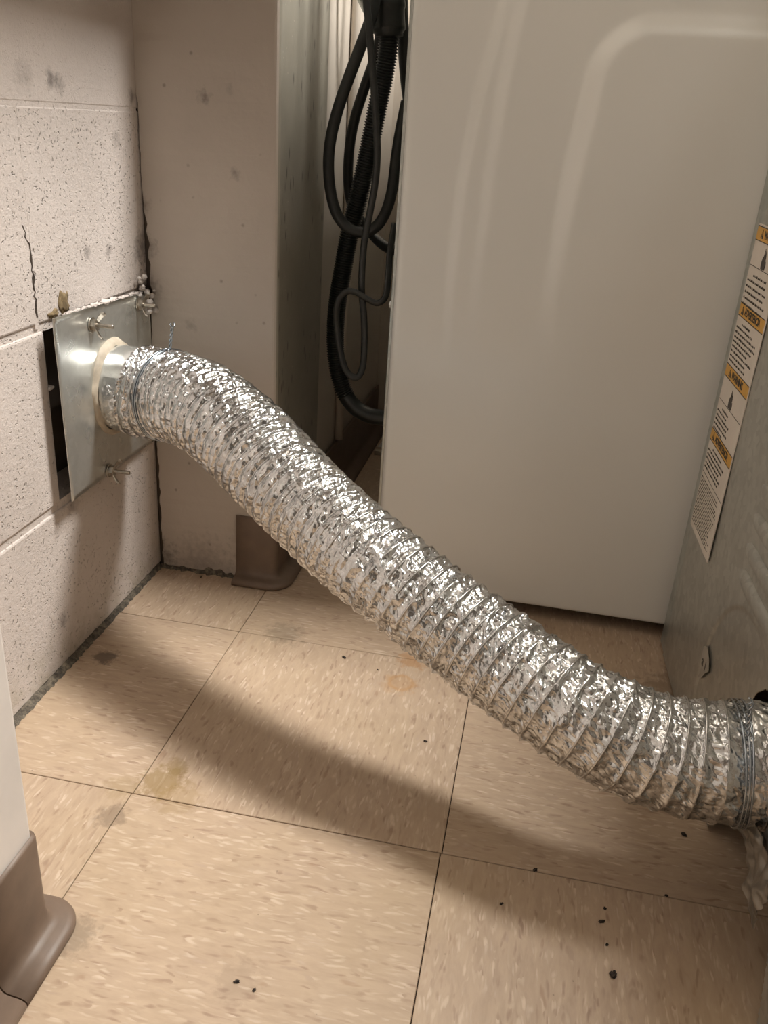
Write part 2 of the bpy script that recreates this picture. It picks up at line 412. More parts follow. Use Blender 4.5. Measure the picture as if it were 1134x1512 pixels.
# left niche wall of concrete blocks
WX = -.170
wl = struct(box('wall_left', WX-.20, WX-.12, -.158, .44, 0, .8795, MT['hole']), 'pale painted concrete block wall holding the metal vent plate', 'wall')
def block(y0, y1, z0, z1, depth=.12, b=.0022):
    bm = bmesh.new(); add_box(bm, WX-depth, WX, y0, y1, z0, z1, b, 2)
    o = bm_obj('concrete_block', bm, MT['block'], wl); return o
g = .0022
courses = [(0.0, .1985), (.1985, .3985), (.3985, .606), (.606, .809), (.809, .8795)]
joints = [[-.158, .4462], [-.158, .201], [-.158, .190, .4462], [-.158, .4462], [-.158, .19, .4462]]
for (z0, z1), js in zip(courses, joints):
    for a, b in zip(js[:-1], js[1:]):
        gz0 = .0042 if z0 < .5 else .0012; gz1 = .0042 if z1 < .5 else .0012; gy = .0008
        block(a+gy*(a > -.15), b-gy*(b < .43), z0+gz0, z1-gz1)
block(.427, .4462, .2027, .3943, b=.002)
box('opening_lining', WX-.1199, WX-.006, .41, .4265, .2045, .3925, MT['hole'], wl)
box('opening_back', WX-.1190, WX-.045, .2015, .409, .2045, .3925, MT['hole'], wl)
box('gap_backing', WX-.03, WX+.012, .4470, .4400+.05, 0, .879, MT['hole'], wl)
# mortar behind the joints (leaves the opening free)
bm = bmesh.new()
for z in (.1985, .3985, .606, .809): add_box(bm, WX-.118, WX-(.0022 if z < .5 else .0005), -.158, .44, z-.0052, z+.0052)
for y, z0, z1 in ((.190, .3985, .606), (.19, .809, .879)): add_box(bm, WX-.118, WX-.0003, y-.0035, y+.0035, z0, z1)
bm_obj('mortar', bm, MT['block'], wl)
# rim of stains / foam at the broken corner above the plate
def lump(name, c, r, m, parent=None, seed=0, squash=(1, 1, 1), amp=.4, fr=1.2):
    bm = bmesh.new(); bmesh.ops.create_icosphere(bm, subdivisions=3, radius=1)
    for v in bm.verts:
        k = 1 + amp*noise.noise(v.co*fr + Vector((seed*7.1, seed*3.3, 0))) + amp*.5*noise.noise(v.co*fr*3 + Vector((seed, 0, 5)))
        v.co = Vector((c[0]+v.co.x*k*r*squash[0], c[1]+v.co.y*k*r*squash[1], c[2]+v.co.z*k*r*squash[2]))
    return bm_obj(name, bm, m, parent, True)
# jagged crack running down the upright joint
def strip(name, pts, widths, axis, depth, m, parent):
    """thin jagged ridge in the plane normal to axis (0 = x)"""
    V = []; F = []
    for (p, wd) in zip(pts, widths):
        for s in (-1, 1):
            for h in (0, depth):
                q = [p[0], p[1], p[2]]; q[1 if axis == 0 else 0] += s*wd/2; q[axis] += h; V.append(q)
    for i in range(len(pts)-1):
        a = i*4; b = a+4
        F += [(a+1, a+3, b+3, b+1), (a, a+1, b+1, b), (a+2, b+2, b+3, a+3), (a, b, b+2, a+2)]
    e = (len(pts)-1)*4; F += [(0, 2, 3, 1), (e, e+1, e+3, e+2)]
    return mesh_obj(name, V, F, m, parent)
rnd = random.Random(3)
pts = []; wd = []
for i in range(26):
    z = .500 - i*.0036; y = .1835 + (.0075*min(1, i/7)) + rnd.uniform(-.0022, .0022)
    pts.append((WX-.0003, y, z)); wd.append(max(.0004, rnd.uniform(.0010, .0026)*(1.9 if i in (9, 10, 14, 15, 21, 22, 23) else .9)))
strip('crack', pts, wd, 0, .0005, MT['crack'], wl)

# far pier: plaster front, grey gloss side
PX = .005
def pier():
    bm = bmesh.new(); zs = [0.0035] + [i*.008+.006 for i in range(150)] + [1.30, 2.40]
    fl, fr_, bl, br = [], [], [], []
    R = .007; rr = random.Random(5)
    rows = []
    for z in zs:
        gap = .0010 + .0045*max(0, min(1, (.52-z)/.10)) + (rr.uniform(-.0009, .0016) if z < .62 else 0) + (rr.uniform(0, .0035) if .36 < z < .50 else 0)
        if z > .62: gap = .0002
        row = [(WX+gap, .50, z), (WX+gap, .4400+rr.uniform(0, .0006), z)]
        for a in range(0, 5):
            t = PI/2*a/4; row.append((PX-R+R*math.sin(t), .44+R-R*math.cos(t), z))
        row += [(PX, .655, z), (WX+gap, .655, z)]
        rows.append([bm.verts.new(p) for p in row])
    n = len(rows[0])
    for a, b in zip(rows[:-1], rows[1:]):
        for j in range(n):
            k = (j+1) % n
            f = bm.faces.new((a[j], a[k], b[k], b[j])); f.material_index = 1 if j in (4, 5, 6) else 0
    bm.faces.new(rows[0]); bm.faces.new(rows[-1])
    return bm_obj('wall_pier_far', bm, [MT['plaster'], MT['grey']])
struct(pier(), 'beige plastered pier with scuffed grey side, right of the vent plate', 'wall')
# plaster lip broken away at the foot of the pier
pb = empty('trim_1'); struct(pb, 'crumbling plaster and dirt at the foot of the beige pier', 'trim')
rr = random.Random(11)
V = []; F = []
for i in range(30):
    x = -.165 + i*.0039; h = rr.uniform(.001, .006) + (.004 if 16 < i < 24 else 0); o_ = rr.uniform(.001, .005)
    V += [(x, .4402, 0), (x, .4402, h), (x, .4395-o_, h*.5), (x, .4395-o_*1.5, 0)]
for i in range(29):
    a = i*4; b = a+4; F += [(a+1, b+1, b+2, a+2), (a+2, b+2, b+3, a+3)]
mesh_obj('grime', V, F, MT['grime'], pb)

struct(box('wall_left_far', WX-.05, PX-.003, .6555, 1.195, 0, 2.40, MT['wall'], bevel=.002), 'beige wall behind the black hoses', 'wall')
struct(box('wall_far', PX-.003, FX1, 1.165, 1.24, 0, 2.40, MT['wall']), 'beige end wall glimpsed in the gap beside the washer', 'wall')
struct(box('wall_pier_near', -.38, 0.0, FY0, -.158, 0, 2.40, MT['nearwall'], bevel=.004, seg=3), 'off-white painted pier at the left edge with brown cove base', 'wall')
struct(box('wall_shade_block', -.38, PX-.001, -.158, .44, .880, 2.40, MT['wall']), 'unseen beige block added above the frame to shade the upper niche wall', 'wall')  # unseen block, added to shade the top of the niche wall
struct(box('wall_right', FX1, FX1+.06, FY0, FY1+.04, 0, 2.40, MT['darkwall']), 'side wall outside the frame, darkened to cut bounce light', 'wall')
struct(box('wall_rear', -.38, FX1+.06, FY0-.06, FY0, 0, 2.40, MT['darkwall']), 'wall behind the viewer, darkened to cut bounce light', 'wall')
struct(box('ceiling', -.40, FX1+.06, FY0-.06, FY1+.06, 2.40, 2.46, MT['ceil']), 'unseen ceiling, darkened to lower the bounce light', 'ceiling')

# cove bases
PROF = [(0, 0), (.0235, 0), (.0250, .0015), (.0252, .0038), (.0243, .0060), (.0222, .0078), (.0185, .0090), (.0135, .0096), (.0090, .0106), (.0062, .0128), (.0046, .0165), (.0038, .0230), (.0034, .0400), (.0034, .0970), (.0028, .0993), (0, .1)]
def cove(name, path, m, ends=True, h=1.0):
    """path: list of ((x,y),(nx,ny)) wall points with outward normals"""
    V = []; F = []; n = len(PROF)
    for (x, y), (nx, ny) in path:
        for d, z in PROF: V.append((x+nx*(d+.0004), y+ny*(d+.0004), z*h))
    for i in range(len(path)-1):
        for j in range(n-1):
            a = i*n+j; F.append((a, a+n, a+n+1, a+1))
    F.append(tuple(range(n))); e = (len(path)-1)*n; F.append(tuple(e+j for j in range(n-1, -1, -1)))
    o = mesh_obj(name, V, F, m, None, True)
    o.data.polygons[-1].use_smooth = False; o.data.polygons[-2].use_smooth = False
    return o
def arc(cx_, cy_, r, a0, a1, n=8):
    return [((cx_+r*math.cos(t), cy_+r*math.sin(t)), (math.cos(t), math.sin(t))) for t in [a0+(a1-a0)*i/n for i in range(n+1)]]
p = [((-.051, .44), (0, -1)), ((-.02, .44), (0, -1))] + arc(PX-.006, .446, .006, -PI/2, 0) + [((PX, .60), (1, 0)), ((PX, .70), (1, 0)), ((PX, 1.16), (1, 0))]
o = cove('baseboard_far', p, MT['cove']); struct(o, 'brown vinyl cove base wrapping the far pier corner', 'baseboard')
p = [((0, -.2240), (1, 0)), ((0, -.175), (1, 0))] + arc(-.004, -.162, .004, 0, PI/2) + [((-.04, -.158), (0, 1)), ((-.06, -.158), (0, 1))]
o = cove('baseboard_near', p, MT['cove']); struct(o, 'brown vinyl cove base corner piece on the near left pier', 'baseboard')
p = [((0, FY0+.01), (1, 0)), ((0, -1.2), (1, 0)), ((0, -.2252), (1, 0))]
o = cove('baseboard_left', p, MT['cove']); struct(o, 'second length of brown cove base butted to the corner piece', 'baseboard')
# dirt line where the block wall meets the tiles
V = []; F = []; rr = random.Random(2); NN = 150
for i in range(NN):
    y = -.155 + i*(.594/(NN-1)); wd_ = .0100 - .005*i/NN + rr.uniform(-.0014, .0014); h = .0035+rr.uniform(-.001, .0018)
    V += [(WX, y, h+.002), (WX+wd_*.5, y, h+rr.uniform(-.001, .0015)), (WX+wd_, y, .0002)]
for i in range(NN-1):
    a = i*3; F += [(a, a+1, a+4, a+3), (a+1, a+2, a+5, a+4)]
o = mesh_obj('dirt_line', V, F, MT['grime']); tag(o, 'dark gritty line of dirt between block wall and floor', 'dirt', kind='stuff')

# ceiling lamp above the washer and an added fill lamp (outside the frame)
def ceiling_and_fill_fixture(loc, sx, sy, label):
    t = empty('ceiling_and_fill_fixture', (loc[0], loc[1], 2.40)); tag(t, label, 'lamp')
    bm = bmesh.new(); add_box(bm, -sx/2-.03, sx/2+.03, -sy/2-.03, sy/2+.03, -.028, 0, .004); bm_obj('housing', bm, MT['ceil'], t)
    bm = bmesh.new(); add_box(bm, -sx/2, sx/2, -sy/2, sy/2, -.034, -.0285, .002); bm_obj('diffuser', bm, MT['diffuser'], t)
ceiling_and_fill_fixture(LAMP, .72, .30, 'ceiling lamp above the washer')
ceiling_and_fill_fixture((1.1, -1.2), .30, 1.1, 'long fill lamp added behind the viewer')

# ================================================================== WASHER
WS = empty('washer', (.147, .4515, 0)); tag(WS, 'white enamelled washer with embossed side panel, standing left of the dryer', 'washer')
WW, WD, WH, WB = .69, .68, .86, .0175
def sstep(a, b, x):
    t = np.clip((x-a)/(b-a), 0, 1); return t*t*(3-2*t)
def side_panel():
    nx, nz = 220, 280
    X = np.linspace(0, WW, nx); Z = np.linspace(WB, WH, nz); XX, ZZ = np.meshgrid(X, Z)
    wx = XX+.147
    # curve 1: soft step leaning right as it climbs
    zf = np.array([0, .32, .455, .553, .644, .735, .93]); c1 = np.interp(ZZ, zf, [.2195, .2195, .2157, .2185, .2285, .2465, .30])
    c2 = np.interp(ZZ, zf, [.247, .247, .247, .249, .2535, .264, .30])
    fade = sstep(.28, .55, ZZ)
    h = .0050*sstep(-.007, .007, wx-c1)*fade + .0025*sstep(-.008, .008, wx-c2)*fade
    # large recessed field with rounded upper left corner
    a = XX+.147-np.interp(ZZ, [0, .44, .51, .57, .625, .93], [.338, .3405, .3424, .3451, .3512, .375]); b = .7165-ZZ
    r = .050
    d = np.where((a < r) & (b < r), r-np.hypot(np.minimum(a-r, 0), np.minimum(b-r, 0)), np.minimum(a, b))
    # right hand mirror of the field
    d = np.minimum(d, (.147+WW-.055)-(XX+.147))
    h += .0080*sstep(-.018, .008, d)*sstep(.30, .60, ZZ)
    # rolled edges at top, left, bottom
    for e, rr_ in ((XX, .010), (WW-XX, .010), (ZZ-WB, .006), (WH-ZZ, .012)):
        q = np.clip(e/rr_, 0, 1); h -= rr_*(1-np.sqrt(np.clip(1-(1-q)**2, 0, 1)))
    V = np.stack([XX, -h, ZZ], -1).reshape(-1, 3)
    F = [(j*nx+i, j*nx+i+1, (j+1)*nx+i+1, (j+1)*nx+i) for j in range(nz-1) for i in range(nx-1)]
    return mesh_obj('side_panel', V, F, MT['enamel'], WS, True)
side_panel()
box('cabinet', .0055, WW, .0145, WD, WB+.004, WH-.006, MT['enamel'], WS, bevel=.004)
box('back_panel', -.0035, .0045, .012, WD-.01, WB+.01, WH-.01, MT['dstrip'], WS, bevel=.001)
box('edge_seam', .0008, .0065, .0075, .0135, WB+.006, WH-.012, MT['dark'], WS)
box('worktop', .0, WW, .006, WD, WH-.004, WH+.022, MT['enamel'], WS, bevel=.008, seg=3)
box('control_console', .02, .12, .02, WD-.01, WH+.023, WH+.085, MT['enamel'], WS, bevel=.012, seg=3)
box('lid', .16, WW-.06, .07, WD-.06, WH+.0225, WH+.030, MT['enamel'], WS, bevel=.003)
box('base_pan', .03, WW-.03, .03, WD-.03, WB-.002, WB+.01, MT['dark'], WS)
for fx in (.07, WW-.07):
    for fy in (.07, WD-.07):
        bm = bmesh.new(); bmesh.ops.create_cone(bm, cap_ends=True, segments=18, radius1=.02, radius2=.014, depth=.0185, matrix=Matrix.Translation((fx, fy, .00945)))
        bm_obj('foot', bm, MT['rubber'], WS)
lump('screw', (-.0045, .020, .404), .0045, MT['screw'], WS, 1, (.6, 1, 1), .05)

# ================================================================== DRYER
DR = empty('dryer', (.540, .435, 0), math.atan2(-1, .04)); tag(DR, 'dryer with galvanised back panel and warning label, at the right edge', 'dryer')
DW, DDp, DH = .69, .70, .88
box('cabinet', .022, DW-.004, .0065, DDp, .245, DH, MT['enamel'], DR, bevel=.006)
box('base_side', .022, .046, .0065, DDp, .006, .2445, MT['enamel'], DR, bevel=.002)
box('base_side', DW-.030, DW-.004, .0065, DDp, .006, .2445, MT['enamel'], DR, bevel=.002)
box('base_front', .031, DW-.031, DDp-.03, DDp, .006, .2445, MT['enamel'], DR, bevel=.002)
box('drum_housing', .10, DW-.10, .10, DDp-.05, .10, .2440, MT['dback'], DR, bevel=.004)
def back_panel():
    bm = bmesh.new()
    add_box(bm, .0, .046, .0018, .008, .004, DH-.01, .0012, 1)
    return bm
bm_obj('edge_strip', back_panel(), MT['dstrip'], DR)
# main sheet with a pressed circular field around the outlet and louvers
OC = (.4120, .1460)
def sheet():
    nx, nz = 300, 420
    U = np.linspace(.034, DW, nx); Z = np.linspace(.004, DH-.01, nz); UU, ZZ = np.meshgrid(U, Z)
    h = np.zeros_like(UU)
    rd = np.hypot(UU-.325, ZZ-.095)
    h += -.0016*(1-sstep(.126, .131, rd))
    bend = .148+(.162-.148)*0
    h += .0006*sstep(-.005, .005, UU-(.155))
    # soft oil-canning of the thin sheet
    h += .0012*np.sin(UU*17+ZZ*9)*np.sin(ZZ*13-UU*5)
    V = np.stack([UU, .0005-h, ZZ], -1).reshape(-1, 3)
    def cut(u_, z_):
        if math.hypot(u_-OC[0], z_-OC[1]) < .0580: return True
        zt = .080 - .10*max(0, u_-.500) - .6*max(0, .372-u_)
        if u_ > .520: zt = .078-3.0*(u_-.520)
        return .340 < u_ < .5455 and z_ < zt + .002*math.sin(u_*190)
    F = [(j*nx+i, j*nx+i+1, (j+1)*nx+i+1, (j+1)*nx+i) for j in range(nz-1) for i in range(nx-1) if not cut(U[i], Z[j])]
    return mesh_obj('back_sheet', V, F, MT['dback'], DR, True)
sheet()
for z in (.2405, .268, .2985, .328, .358, .388):
    bm = bmesh.new(); n = 26
    rows = []
    for i in range(n+1):
        t = i/n; u_ = .246+t*.34
        e = min(1, math.sqrt(max(0, 1-(1-min(1, t/.10))**2)))*min(1, math.sqrt(max(0, 1-(1-min(1, (1-t)/.10))**2)))
        row = []
        for j in range(9):
            a = PI*j/8
            row.append(bm.verts.new((u_, -.0005-.0052*e*math.sin(a)**.8, z+.0085*max(.03, e)*math.cos(a)*(1))))
        rows.append(row)
    for a, b in zip(rows[:-1], rows[1:]):
        for j in range(8): bm.faces.new((a[j], a[j+1], b[j+1], b[j]))
    bm_obj('louver', bm, MT['dback'], DR, True)
bm = bmesh.new()   # outlet stub, centre (.414, .145)
for r_, y0, y1 in ((.0505, .036, .0990),):
    n = 40; ring = []
    for y_ in (y0, y1):
        ring.append([bm.verts.new((OC[0]+r_*math.cos(2*PI*i/n), y_, OC[1]+r_*math.sin(2*PI*i/n))) for i in range(n)])
    for i in range(n): bm.faces.new((ring[0][i], ring[0][(i+1) % n], ring[1][(i+1) % n], ring[1][i]))
bm_obj('exhaust_outlet', bm, MT['pipe'], DR, True)

# torn sticker remnant with the marks that survive on it
st = bmesh.new()
pts2 = [(.196, .121), (.207, .127), (.224, .122), (.232, .112), (.222, .103), (.214, .092), (.203, .086), (.207, .100), (.200, .108)]
vs = [st.verts.new((u_, -.0008, z_)) for u_, z_ in pts2]; f = st.faces.new(vs)
r = bmesh.ops.extrude_face_region(st, geom=[f]);
for v in [q for q in r['geom'] if isinstance(q, bmesh.types.BMVert)]: v.co.y -= .0004
stick = bm_obj('torn_sticker', st, mat_simple('faded_sticker', (.34, .31, .26), .6), DR)
def text_mesh(name, body, size, m, parent, loc, width=None, bold=.0, rotx=PI/2, rz=0, ext=.00008, height=None):
    cu = bpy.data.curves.new(name, 'FONT'); cu.body = body; cu.size = size; cu.offset = bold; cu.extrude = ext; cu.align_x = 'CENTER'; cu.align_y = 'CENTER'
    tmp = bpy.data.objects.new(name, cu); COL.objects.link(tmp)
    dg = bpy.context.evaluated_depsgraph_get(); me = bpy.data.meshes.new_from_object(tmp.evaluated_get(dg))
    bpy.data.objects.remove(tmp); bpy.data.curves.remove(cu)
    me.materials.clear(); me.materials.append(m)
    o = bpy.data.objects.new(name, me); COL.objects.link(o); o.parent = parent; o.location = loc; o.rotation_euler = (rotx, 0, rz)
    xs = [v.co.x for v in me.vertices]; ys = [v.co.y for v in me.vertices]
    if width: o.scale.x = width/(max(xs)-min(xs))
    if height: o.scale.y = height/(max(ys)-min(ys))
    return o
text_mesh('sticker_marks', 'a 1', .016, MT['ink'], stick, (.213, -.0014, .108), bold=.0004)

# warning label, (u, z) on the dryer back, 0.106 m wide
LB = box('warning_label', .0295, .1360, -.0016, -.0002, .1905, .5390, MT['label'], DR, bevel=.0004, seg=1)
YL = -.00175
def flatbox(name, u0_, u1_, z0, z1, m, th=.00012, y=YL): return box(name, u0_, u1_, y, y+th+.0001, z0, z1, m, LB)
bands = [(.5232, .5365, 'WARNING'), (.4442, .4572, 'ADVERTENCIA'), (.3772, .3900, 'WARNING'), (.3012, .3140, 'ADVERTENCIA')]
for z0, z1, word in bands:
    flatbox('header_band', .0300, .1355, z0, z1, MT['amber'])
    bm = bmesh.new()
    add_box(bm, .0300, .1355, YL-.0001, YL, z1-.0002, z1+.0008); add_box(bm, .0300, .1355, YL-.0001, YL, z0-.0008, z0+.0002); bm_obj('rule_line', bm, MT['ink'], LB)
    long = word == 'ADVERTENCIA'
    wid = .066 if long else .050
    text_mesh('header_lettering', word, .010, MT['ink'], LB, (.0875, YL-.0002, (z0+z1)/2), width=wid, bold=.00035, height=.0082)
    # alert triangle
    a = .0875-wid/2-.0095; zc = (z0+z1)/2
    bm = bmesh.new()
    tri = [(a-.0052, zc-.0042), (a+.0052, zc-.0042), (a, zc+.0050)]
    v1 = [bm.verts.new((x, YL-.0003, z)) for x, z in tri]; v2 = [bm.verts.new((x, YL, z)) for x, z in tri]
    bm.faces.new(v1); bm.faces.new(v2)
    for i in range(3): bm.faces.new((v1[i], v1[(i+1) % 3], v2[(i+1) % 3], v2[i]))
    tr = bm_obj('alert_triangle', bm, MT['ink'], LB)
    bm = bmesh.new(); add_box(bm, a-.0005, a+.0005, YL-.0005, YL-.0002, zc-.0015, zc+.0022); add_box(bm, a-.0005, a+.0005, YL-.0005, YL-.0002, zc-.0034, zc-.0023)
    bm_obj('exclamation_mark', bm, MT['amber'], LB)
rr = random.Random(21)
def text_rows(z_top, rows, u_a, u_b, pitch, h, heading=None, seedj=0):
    bm = bmesh.new(); z = z_top
    for k_ in range(rows):
        u_ = u_a + (.020 if (heading and k_ == 0) else 0); end = u_b - rr.uniform(0, .024) - (.014 if (heading and k_ == 0) else 0)
        while u_ < end-.003:
            L = rr.uniform(.0032, .0095); L = min(L, end-u_)
            # each word as a row of letter strokes
            x = u_
            while x < u_+L-.0006:
                hh = h*(1.0 if rr.random() < .35 else .72); wd_ = rr.uniform(.0006, .0010)
                add_box(bm, x, x+wd_, YL-.00015, YL, z-h, z-h+hh); x += wd_+rr.uniform(.0003, .0006)
            u_ += L+.0018
        z -= pitch
    return bm
bm_obj('printed_text', text_rows(.4900, 6, .0345, .1310, .0062, .0024, True), MT['ink'], LB)
bm_obj('printed_text', text_rows(.4385, 9, .0345, .1260, .0052, .0024, True), MT['ink'], LB)
bm_obj('printed_text', text_rows(.3440, 6, .0345, .1000, .0052, .0024, True), MT['ink'], LB)
bm_obj('printed_text', text_rows(.2960, 6, .0345, .1260, .0052, .0024, True), MT['ink'], LB)
bm_obj('printed_text', text_rows(.2560, 18, .0335, .1290, .0033, .0013), MT['ink'], LB)
for z in (.4970, .3495, .2610): flatbox('rule_line', .0315, .1340, z, z+.0007, MT['ink'])
def flame(u0_, z0, s):
    pts_ = [(-.5, 0), (.5, 0), (.62, .35), (.50, .62), (.34, .48), (.36, .85), (.16, 1.3), (.10, .95), (-.02, 1.12), (-.10, 1.45), (-.22, 1.0), (-.30, .7), (-.40, .85), (-.55, .45)]
    bm = bmesh.new(); v1 = [bm.verts.new((u0_+x*s, YL-.0003, z0+z*s)) for x, z in pts_]; f = bm.faces.new(v1)
    r = bmesh.ops.extrude_face_region(bm, geom=[f])
    for v in [q for q in r['geom'] if isinstance(q, bmesh.types.BMVert)]: v.co.y += .0003
    bm_obj('flame_symbol', bm, MT['ink'], LB)
flame(.0810, .4985, .0140); flame(.0810, .3510, .0140)

# ================================================================== VENT PLATE
VP = empty('vent_plate', (-.166, .318, .200)); tag(VP, 'square galvanised vent plate with round collar bolted to the block wall', 'plate')
def plate():
    nx, nz = 30, 30; V = []; F = []
    for s in (0, 1):
        for j in range(nz+1):
            for i in range(nx+1):
                a = i/nx; b = j/nz; y = .1915+a*(.4385-.1915)
                zb = .209+(.197-.209)*a; zt = .4105+(.3965-.4105)*a
                x = -.1662+.0135*(1-a)**1.4 + .0012*math.sin(b*4+1)*(1-a) + .0012*s + .0006*noise.noise(Vector((y*30, b*6, 0)))
                V.append((x+.166, y-.318, zb+(zt-zb)*b-.200))
    n = (nx+1)*(nz+1)
    for j in range(nz):
        for i in range(nx):
            a = j*(nx+1)+i
            F.append((a, a+nx+1, a+nx+2, a+1)); F.append((n+a, n+a+1, n+a+nx+2, n+a+nx+1))
    for i in range(nx):
        for a in (i, nz*(nx+1)+i): F.append((a, a+1, n+a+1, n+a))
    for j in range(nz):
        for a in (j*(nx+1), j*(nx+1)+nx): F.append((a, n+a, n+a+nx+1, a+nx+1))
    return mesh_obj('flange_plate', V, F, MT['galv'], VP, True)
plate()
PCY, PCZ = .3195, .3040
def ringtube(name, cy_, cz_, profile, m, parent, off, n=64, wob=0):
    V = []; F = []; k_ = len(profile)
    for i in range(n):
        t = 2*PI*i/n
        for q, (x, r) in enumerate(profile):
            rr_ = r + wob*noise.noise(Vector((math.cos(t)*3, math.sin(t)*3, q*.7)))
            V.append((x+wob*.8*noise.noise(Vector((math.sin(t)*4, q, math.cos(t)*4)))-off[0], cy_+rr_*math.cos(t)-off[1], cz_+rr_*math.sin(t)-off[2]))
    for i in range(n):
        for q in range(k_-1):
            a = i*k_+q; b = ((i+1) % n)*k_+q; F.append((a, b, b+1, a+1))
    return mesh_obj(name, V, F, m, parent, True)
off = (-.166, .318, .200)
ringtube('collar_pipe', PCY, PCZ, [(-.162, .0505), (-.150, .0502), (-.13, .0500), (-.09, .0490), (-.09, .047), (-.16, .047)], MT['pipe'], VP, off)
ringtube('caulk_bead', PCY, PCZ, [(-.1655, .0580), (-.1600, .0578), (-.1560, .0560), (-.1535, .0535), (-.1525, .0500)], MT['caulk'], VP, off, 90, .003)
# foil tape patch lapping the pipe
V = []; F = []; na, nb = 30, 16
for i in range(na+1):
    for j in range(nb+1):
        t = math.radians(150+150*i/na); x = -.1485 + .030*j/nb + .003*noise.noise(Vector((i*.4, 0, 3)))
        r = .0509+.0007*abs(noise.noise(Vector((i*.7, j*.9, 1))))
        V.append((x-off[0], PCY+r*math.cos(t)-off[1], PCZ+r*math.sin(t)-off[2]))
for i in range(na):
    for j in range(nb): a = i*(nb+1)+j; F.append((a, a+1, a+nb+2, a+nb+1))
mesh_obj('foil_tape', V, F, MT['foil'], VP, True)
# bolts: threaded shank, hex nut, washer, wings
def bolt(y, z, rot, L=.026, x0=-.158):
    B_ = empty('wing_bolt', (x0-off[0], y-off[1], z-off[2]), rot); B_.parent = VP
    prof = []
    for i in range(26): prof.append((i*L/25, .0021+(.0004 if i % 2 else 0)))
    prof.append((L, 0))
    V = []; F = []; n = 12; k_ = len(prof)
    for i in range(n):
        t = 2*PI*i/n
        for x, r in prof: V.append((x, r*math.cos(t), r*math.sin(t)))
    for i in range(n):
        for q in range(k_-1): a = i*k_+q; b = ((i+1) % n)*k_+q; F.append((a, b, b+1, a+1))
    mesh_obj('shank', V, F, MT['zinc'], B_, True)
    bm = bmesh.new(); bmesh.ops.create_cone(bm, cap_ends=True, segments=6, radius1=.0068, radius2=.0068, depth=.005, matrix=Matrix.Translation((.0045, 0, 0)) @ Matrix.Rotation(PI/2, 4, 'Y'))
    bmesh.ops.create_cone(bm, cap_ends=True, segments=20, radius1=.0085, radius2=.0085, depth=.0012, matrix=Matrix.Translation((.0012, 0, 0)) @ Matrix.Rotation(PI/2, 4, 'Y'))
    bm_obj('nut', bm, MT['zinc'], B_)
    # two wings
    bm = bmesh.new()
    for s in (1, -1):
        C = [Vector((.006, s*.003, 0)), Vector((.009, s*.008, s*.002)), Vector((.0125, s*.0125, s*.003)), Vector((.015, s*.0135, s*.003))]
        prev = None
        for i, c in enumerate(C):
            hw = (.0022, .0036, .0042, .0022)[i]
            q = [bm.verts.new(c+Vector((-.0004, .0009*a, hw*b))) for a, b in ((-1, -1), (1, -1), (1, 1), (-1, 1))]
            if prev:
                for k2 in range(4): bm.faces.new((prev[k2], prev[(k2+1) % 4], q[(k2+1) % 4], q[k2]))
            else: bm.faces.new(q)
            prev = q
        bm.faces.new(prev)
    w_ = bm_obj('wing', bm, MT['zinc'], B_); w_.rotation_euler = (1.0, 0, 0)
    return B_
bolt(.276, .387, 0.0); bolt(.289, .2085, .05, .026, -.157); bolt(.405, .386, .0, .022, -.164)
# caulk smeared along the top edge, cobweb and lint in the corner, old foam
rr = random.Random(9)
for i in range(15):
    a = i/14; y = .232+a*.2
    lump('caulk_smear', (-.1670-off[0]+.009*(1-a)**1.4, y-off[1]+rr.uniform(-.004, .004), .4095-.0135*(y-.1915)/.247-off[2]+.001), rr.uniform(.0026, .0046), MT['block'], VP, i, (.7, 2.6, .45+.5*rr.random()), .7, 1.9)
lt = empty('lint_clump', (-.166, .434, .40)); tag(lt, 'grey cobweb and lint in the corner at the plate top', 'lint', kind='stuff')
for i in range(26):
    lump('lint', (rr.uniform(-.001, .010), rr.uniform(-.024, .003), rr.uniform(-.032, .018)), rr.uniform(.0016, .0042), MT['lint'], lt, i+40, (1, 1.5, 1), .35, 2.6)
fm = lump('foam_plug', (-.1700, .2440, .4150), .0098, MT['foam'], None, 4, (.22, .9, 1.3), .8, 1.7); tag(fm, 'chipped brown hole with old foam above the vent plate', 'foam')
fm = lump('foam_plug', (-.1700, .2220, .4080), .006, MT['foam'], None, 8, (.3, 1.6, .7), .7, 1.7); tag(fm, 'small strip of yellowed foam at the plate top left corner', 'foam')
# rags of mortar in the dark gap left of the plate
mo = lump('mortar_crumb', (-.172, .2035, .333), .0038, MT['lint'], None, 2, (1, 1.6, .7), .5, 2); tag(mo, 'pale mortar crumb in the dark gap left of the plate', 'crumb')

# ================================================================== FLEXIBLE DUCT
ctrl = [(-0.1255, 0.3185, 0.303, 0.0535), (-0.104, 0.3165, 0.303, 0.0538), (-0.0777, 0.3091, 0.3045, 0.0538), (-0.0303, 0.2792, 0.3063, 0.053), (0.0167, 0.2465, 0.2957, 0.0519), (0.0705, 0.2107, 0.2727, 0.0507), (0.1205, 0.1776, 0.2508, 0.0492), (0.1664, 0.1478, 0.233, 0.0483), (0.2078, 0.1245, 0.2194, 0.0477), (0.2375, 0.1109, 0.2081, 0.0473), (0.273, 0.0961, 0.194, 0.047), (0.3123, 0.0795, 0.1804, 0.0469), (0.3476, 0.0606, 0.1704, 0.0471), (0.3854, 0.0417, 0.1597, 0.0475), (0.4221, 0.029, 0.1501, 0.0483), (0.4574, 0.024, 0.141, 0.0492), (0.4921, 0.023, 0.1364, 0.0505), (0.5183, 0.0223, 0.1373, 0.0515), (0.5394, 0.0226, 0.1399, 0.0523), (0.556, 0.022, 0.142, 0.0528), (0.575, 0.02, 0.145, 0.053), (0.596, 0.0185, 0.1465, 0.053)]
P = catmull(ctrl, 12)
